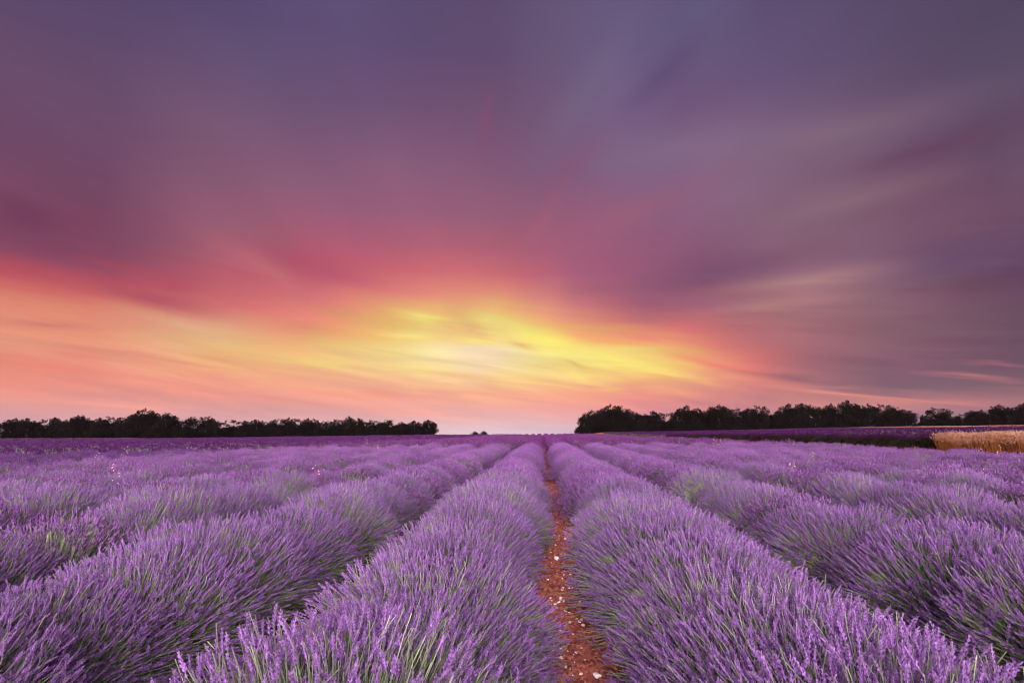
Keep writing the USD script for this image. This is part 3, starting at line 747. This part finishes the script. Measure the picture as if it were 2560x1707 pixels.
OAKS = [tree_class(f'oak_{k}', 500 + k, low=[0.05, 0.10, 0.06, 0.16, 0.08, 0.05][k], lobes=[24, 28, 22, 26, 30, 24][k]) for k in range(6)]
LEFT = [(-14, 1047), (24, 1046), (52, 1055), (76, 1047), (101, 1045), (139, 1046), (159, 1038), (174, 1042), (196, 1052), (218, 1045), (250, 1041), (286, 1043), (304, 1035), (332, 1023), (359, 1030), (395, 1032), (416, 1041), (437, 1049), (460, 1042),
        (500, 1040), (517, 1046), (545, 1055), (572, 1049), (605, 1053), (631, 1050), (655, 1053), (677, 1050), (694, 1046), (715, 1045), (737, 1046), (763, 1047), (782, 1048), (813, 1053), (840, 1048), (872, 1041), (893, 1047), (930, 1050), (971, 1049), (1006, 1055), (1038, 1053), (1074, 1051)]
RIGHT_T = [(1458, 1038), (1480, 1027), (1500, 1024), (1522, 1013), (1542, 1013), (1564, 1022), (1590, 1032), (1625, 1029), (1660, 1031), (1690, 1023), (1712, 1015), (1734, 1022), (1768, 1020), (1784, 1014), (1802, 1018), (1828, 1021),
           (1858, 1023), (1882, 1014), (1926, 1028), (1956, 1011), (1981, 1011), (2001, 1013), (2024, 1018), (2052, 1012), (2074, 1010), (2094, 1003), (2117, 1013), (2141, 1012), (2174, 1011), (2200, 1018), (2225, 1025),
           (2266, 1038), (2298, 1020), (2336, 1043), (2357, 1036), (2380, 1027), (2400, 1027), (2420, 1036), (2440, 1014), (2464, 1020), (2482, 1018), (2503, 1009), (2527, 1013), (2552, 1014)]


def plant_wood(listed, line, side):
    r = np.random.default_rng(77 if side == 'left' else 78)
    order = sorted(listed, key=lambda t: -t[0]) if side == 'left' else sorted(listed)
    for i, (px, py) in enumerate(order):
        q = (px - 1355) / FPX                                   # x / y of the sight line
        y = line(q) + r.uniform(-1.5, 2.5)
        x = q * y
        d = ray(px, py)
        top = EYE + d[2] / math.hypot(d[0], d[1]) * math.hypot(x, y)
        g = float(height(x, y)) - 0.1
        h = top - g
        near = min(abs(px - o[0]) for o in listed if o[0] != px)
        wd = np.clip(2.0 * near * y / FPX, 0.8 * h, 1.2 * h) if px not in (2266,) else 0.5 * h
        shape = 'tall' if py < (1042 if side == 'left' else 1014) else ('low' if py > (1050 if side == 'left' else 1026) else 'middling')
        if px == 332:
            lab = 'tallest dark oak of the left wood, rising above its neighbours'
        elif px == 2298:
            lab = 'lone round dark oak standing in the gap of the right wood'
        elif px == 2266:
            lab = 'small slim tree just left of the lone round oak'
        elif i == 0:
            lab = f'dark oak at the end of the {side} wood beside the open gap'
        else:
            number = ORD[i] if i < 20 else (['twentieth', 'thirtieth', 'fortieth'][(i + 1) // 10 - 2] if (i + 1) % 10 == 0 else ['twenty', 'thirty', 'forty'][(i + 1) // 10 - 2] + '-' + ORD[(i + 1) % 10 - 1])
            lab = f'{shape} dark oak, {number} along the {side} wood from the open gap'
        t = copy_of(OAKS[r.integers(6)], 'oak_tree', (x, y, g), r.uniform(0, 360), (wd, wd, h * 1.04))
        tag(t, lab, 'tree', f'oaks along the front of the {side} wood')
    # deeper in the wood
    lo, hi = min(o[0] for o in listed), max(o[0] for o in listed)
    k = 0
    for px in np.arange(lo + 8, hi, 26):
        if side == 'right' and 2235 < px < 2440:
            continue
        q = (px + r.uniform(-8, 8) - 1355) / FPX
        y = line(q) + r.uniform(5, 11)
        x = q * y
        tops = np.interp(px, [o[0] for o in sorted(listed)], [o[1] for o in sorted(listed)])
        d = ray(px, tops + r.uniform(12, 28))
        g = float(height(x, y)) - 0.1
        h = EYE + d[2] / math.hypot(d[0], d[1]) * math.hypot(x, y) - g
        t = copy_of(OAKS[r.integers(6)], 'oak_tree', (x, y, g), r.uniform(0, 360), (h * 1.1, h * 1.1, h))
        tag(t, f'dark oak half hidden behind the front trees of the {side} wood', 'tree', f'oaks deeper in the {side} wood')
        k += 1
    # undergrowth along the wood's foot
    pos, idx, sc = [], [], []
    for px in np.arange(lo - 4, hi + 10, 5.0):
        for _ in range(2):
            q = (px + r.uniform(-4, 4) - 1355) / FPX
            y = line(q) + r.uniform(-1.0, 6); x = q * y
            pos.append((x, y, float(height(x, y)) - 0.25)); idx.append(r.integers(3)); s = r.uniform(2.2, 3.8) * (0.55 if side == 'right' and 2225 < px < 2440 else 1)
            sc.append((s * 1.3, s * 1.3, s))
    tag(scatter(f'/World/undergrowth' + ('' if side == 'left' else '_001'), OAKS[:3], pos, idx, r.uniform(0, 360, len(pos)), sc), f'dark undergrowth at the foot of the {side} wood', 'undergrowth', kind='stuff')


left_line = lambda q: 158 + 12 * (q + 0.18)
right_line = lambda q: 150 + 45 * (q - 0.06)
plant_wood(LEFT, left_line, 'left')
plant_wood(RIGHT_T, right_line, 'right')

# two small far trees beyond the crest
for px, py, w, lab in ((1190, 1077, 26, 'small faded tree beyond the crest, left one of two'), (1212, 1076, 26, 'small faded tree beyond the crest, right one of two')):
    y = 260.0; q = (px - 1355) / FPX; x = q * y
    d = ray(px, py); g = float(height(x, y)) - 0.2
    h = EYE + d[2] / math.hypot(d[0], d[1]) * math.hypot(x, y) - g
    t = copy_of(OAKS[1], 'oak_tree', (x, y, g), 40, (w * y / FPX * 1.1, w * y / FPX * 1.1, h))
    tag(t, lab, 'tree', 'small far trees beyond the crest')

# pale wheat strips in front of the woods
def strip(path, test, label, q0, q1, line, d0, d1, seed):
    r = np.random.default_rng(seed)
    pos = []
    for q in np.arange(q0, q1, 0.0065):
        for k in np.arange(d0, d1, 1.6):
            y = line(q) - k + r.normal(0, 0.3); x = (q + r.normal(0, 0.002)) * y
            pos.append((x, y, float(height(x, y))))
    tag(scatter(path, WHF, pos, r.integers(0, 2, len(pos)), r.uniform(0, 360, len(pos)), r.uniform(0.8, 1.05, len(pos))), label, 'wheat', kind='stuff')


strip('/World/wheat_strip', None, 'thin pale wheat strip at the foot of the left wood', -0.99, -0.73, left_line, 3, 11, 3)
strip('/World/wheat_strip_001', None, 'pale wheat strip between the dark lavender and right wood', 0.10, 0.90, right_line, 3, 9, 4)


# ------------------------------------------------------------------ dry grass along the field edge, wild oats in the lavender
def grass_class(name, n, seed):
    r = np.random.default_rng(seed)
    pos = np.stack([r.uniform(-0.25, 0.25, n), r.uniform(-0.25, 0.25, n), np.zeros(n)], -1)
    d = np.stack([r.normal(0, 0.35, n), r.normal(0, 0.35, n), np.ones(n)], -1); d /= np.linalg.norm(d, axis=1, keepdims=True)
    tv = np.array([[-1, 0, 0], [1, 0, 0], [0, 0.4, 1]], float)
    return bush_class(name, [('blades', stamp(tv, np.array([[0, 1, 2]]), pos, d, np.full(n, 0.007), r.uniform(0.2, 0.5, n), r.uniform(0, 6.28, n)), STRAW)])


GR = [grass_class(f'grass_tuft_{k}', 60, 230 + k) for k in range(2)]
r = np.random.default_rng(12)
pos = []
for y in np.arange(15, 140, 0.5):
    for _ in range(3):
        x = r.uniform(13.3, 15.3); pos.append((x, y, float(height(x, y))))
tag(scatter('/World/dry_grass', GR, pos, r.integers(0, 2, len(pos)), r.uniform(0, 360, len(pos)), r.uniform(0.4, 0.9, len(pos))), 'dry straw grass along the edge between the lavender parcels', 'grass', kind='stuff')

OATS = [(1980, 1158, 11, 'tall pale wild oat standing alone out of the right lavender'), (2024, 1131, 15, 'small pale wild oat right of the tall lone oat'), (1788, 1093, 24, 'pale wild oat at the edge under the right wood'), (1800, 1096, 24, 'leaning pale wild oat at the edge under the right wood'),
        (2497, 1113, 15, 'pale wild oat before the wheat block'), (2440, 1121, 15, 'short pale wild oat before the left end of the wheat block'), (2452, 1172, 8.5, 'thin straw oat in the lavender below the wheat block'), (253, 1126, 14, 'pale wild oat at the left edge of the brighter rows'),
        (307, 1116, 16, 'wild oat with two white husks in the left lavender'), (918, 1093, 26, 'straw oat standing highest in the middle of the left field'), (945, 1113, 20, 'straw oat in the middle of the left field'), (295, 1160, 9, 'thin pale oat low in the left lavender'), (802, 1162, 9, 'thin pale oat in the lavender left of the path')]
for k, (px, py, y, lab) in enumerate(OATS):
    d = ray(px, py); t = y / d[1]
    top = d * t + [0, 0, EYE]
    r = np.random.default_rng(700 + k)
    g = float(height(top[0], top[1]))
    Hh = top[2] - g
    o = thing('wild_oat', (top[0], top[1], g)); P = str(o.GetPath()); tag(o, lab, 'wild oat', 'wild oats in the lavender')
    lean = r.normal(0, 0.05, 2)
    pts = np.array([[lean[0] * u * u, lean[1] * u * u, Hh * u] for u in np.linspace(0, 1, 6)])
    obj('stalk', tube(pts, np.linspace(0.0025, 0.0012, 6) * (1 + y / 18), 4), STRAW, P)
    ev, ef = spike_template(1)
    m = 11 if k == 0 else 7
    u = np.linspace(0.66, 1.0, m)
    c = np.stack([np.interp(u, np.linspace(0, 1, 6), pts[:, i]) for i in range(3)], -1)
    a = r.uniform(0, 6.28, m)
    out = np.stack([np.cos(a), np.sin(a), 0.3 * np.ones(m)], -1) * (0.02 + 0.05 * (1 - u[:, None]) / 0.34)
    dn = np.stack([np.cos(a), np.sin(a), -0.6 * np.ones(m)], -1); dn /= np.linalg.norm(dn, axis=1, keepdims=True)
    for j in range(m):
        obj('husk', stamp(ev, ef, (c[j] + out[j])[None], dn[j][None], np.array([0.0052 * (1 + y / 30)]), np.array([0.034]), np.array([1.0])), OAT, P)

# ------------------------------------------------------------------ the faint evening haze
HAZE = usdkit.material(stage, '/World/Looks/haze_air', {'v': ('principled_volume', {'density': HAZE_DENSITY, 'color': (0.95, 0.66, 0.78)})}, [], volume='v.volume')
box = trimesh.creation.box(bounds=[[-1500, -800, -14], [1500, 1900, 24]])
tag(obj('haze', box, HAZE), kind='stuff')
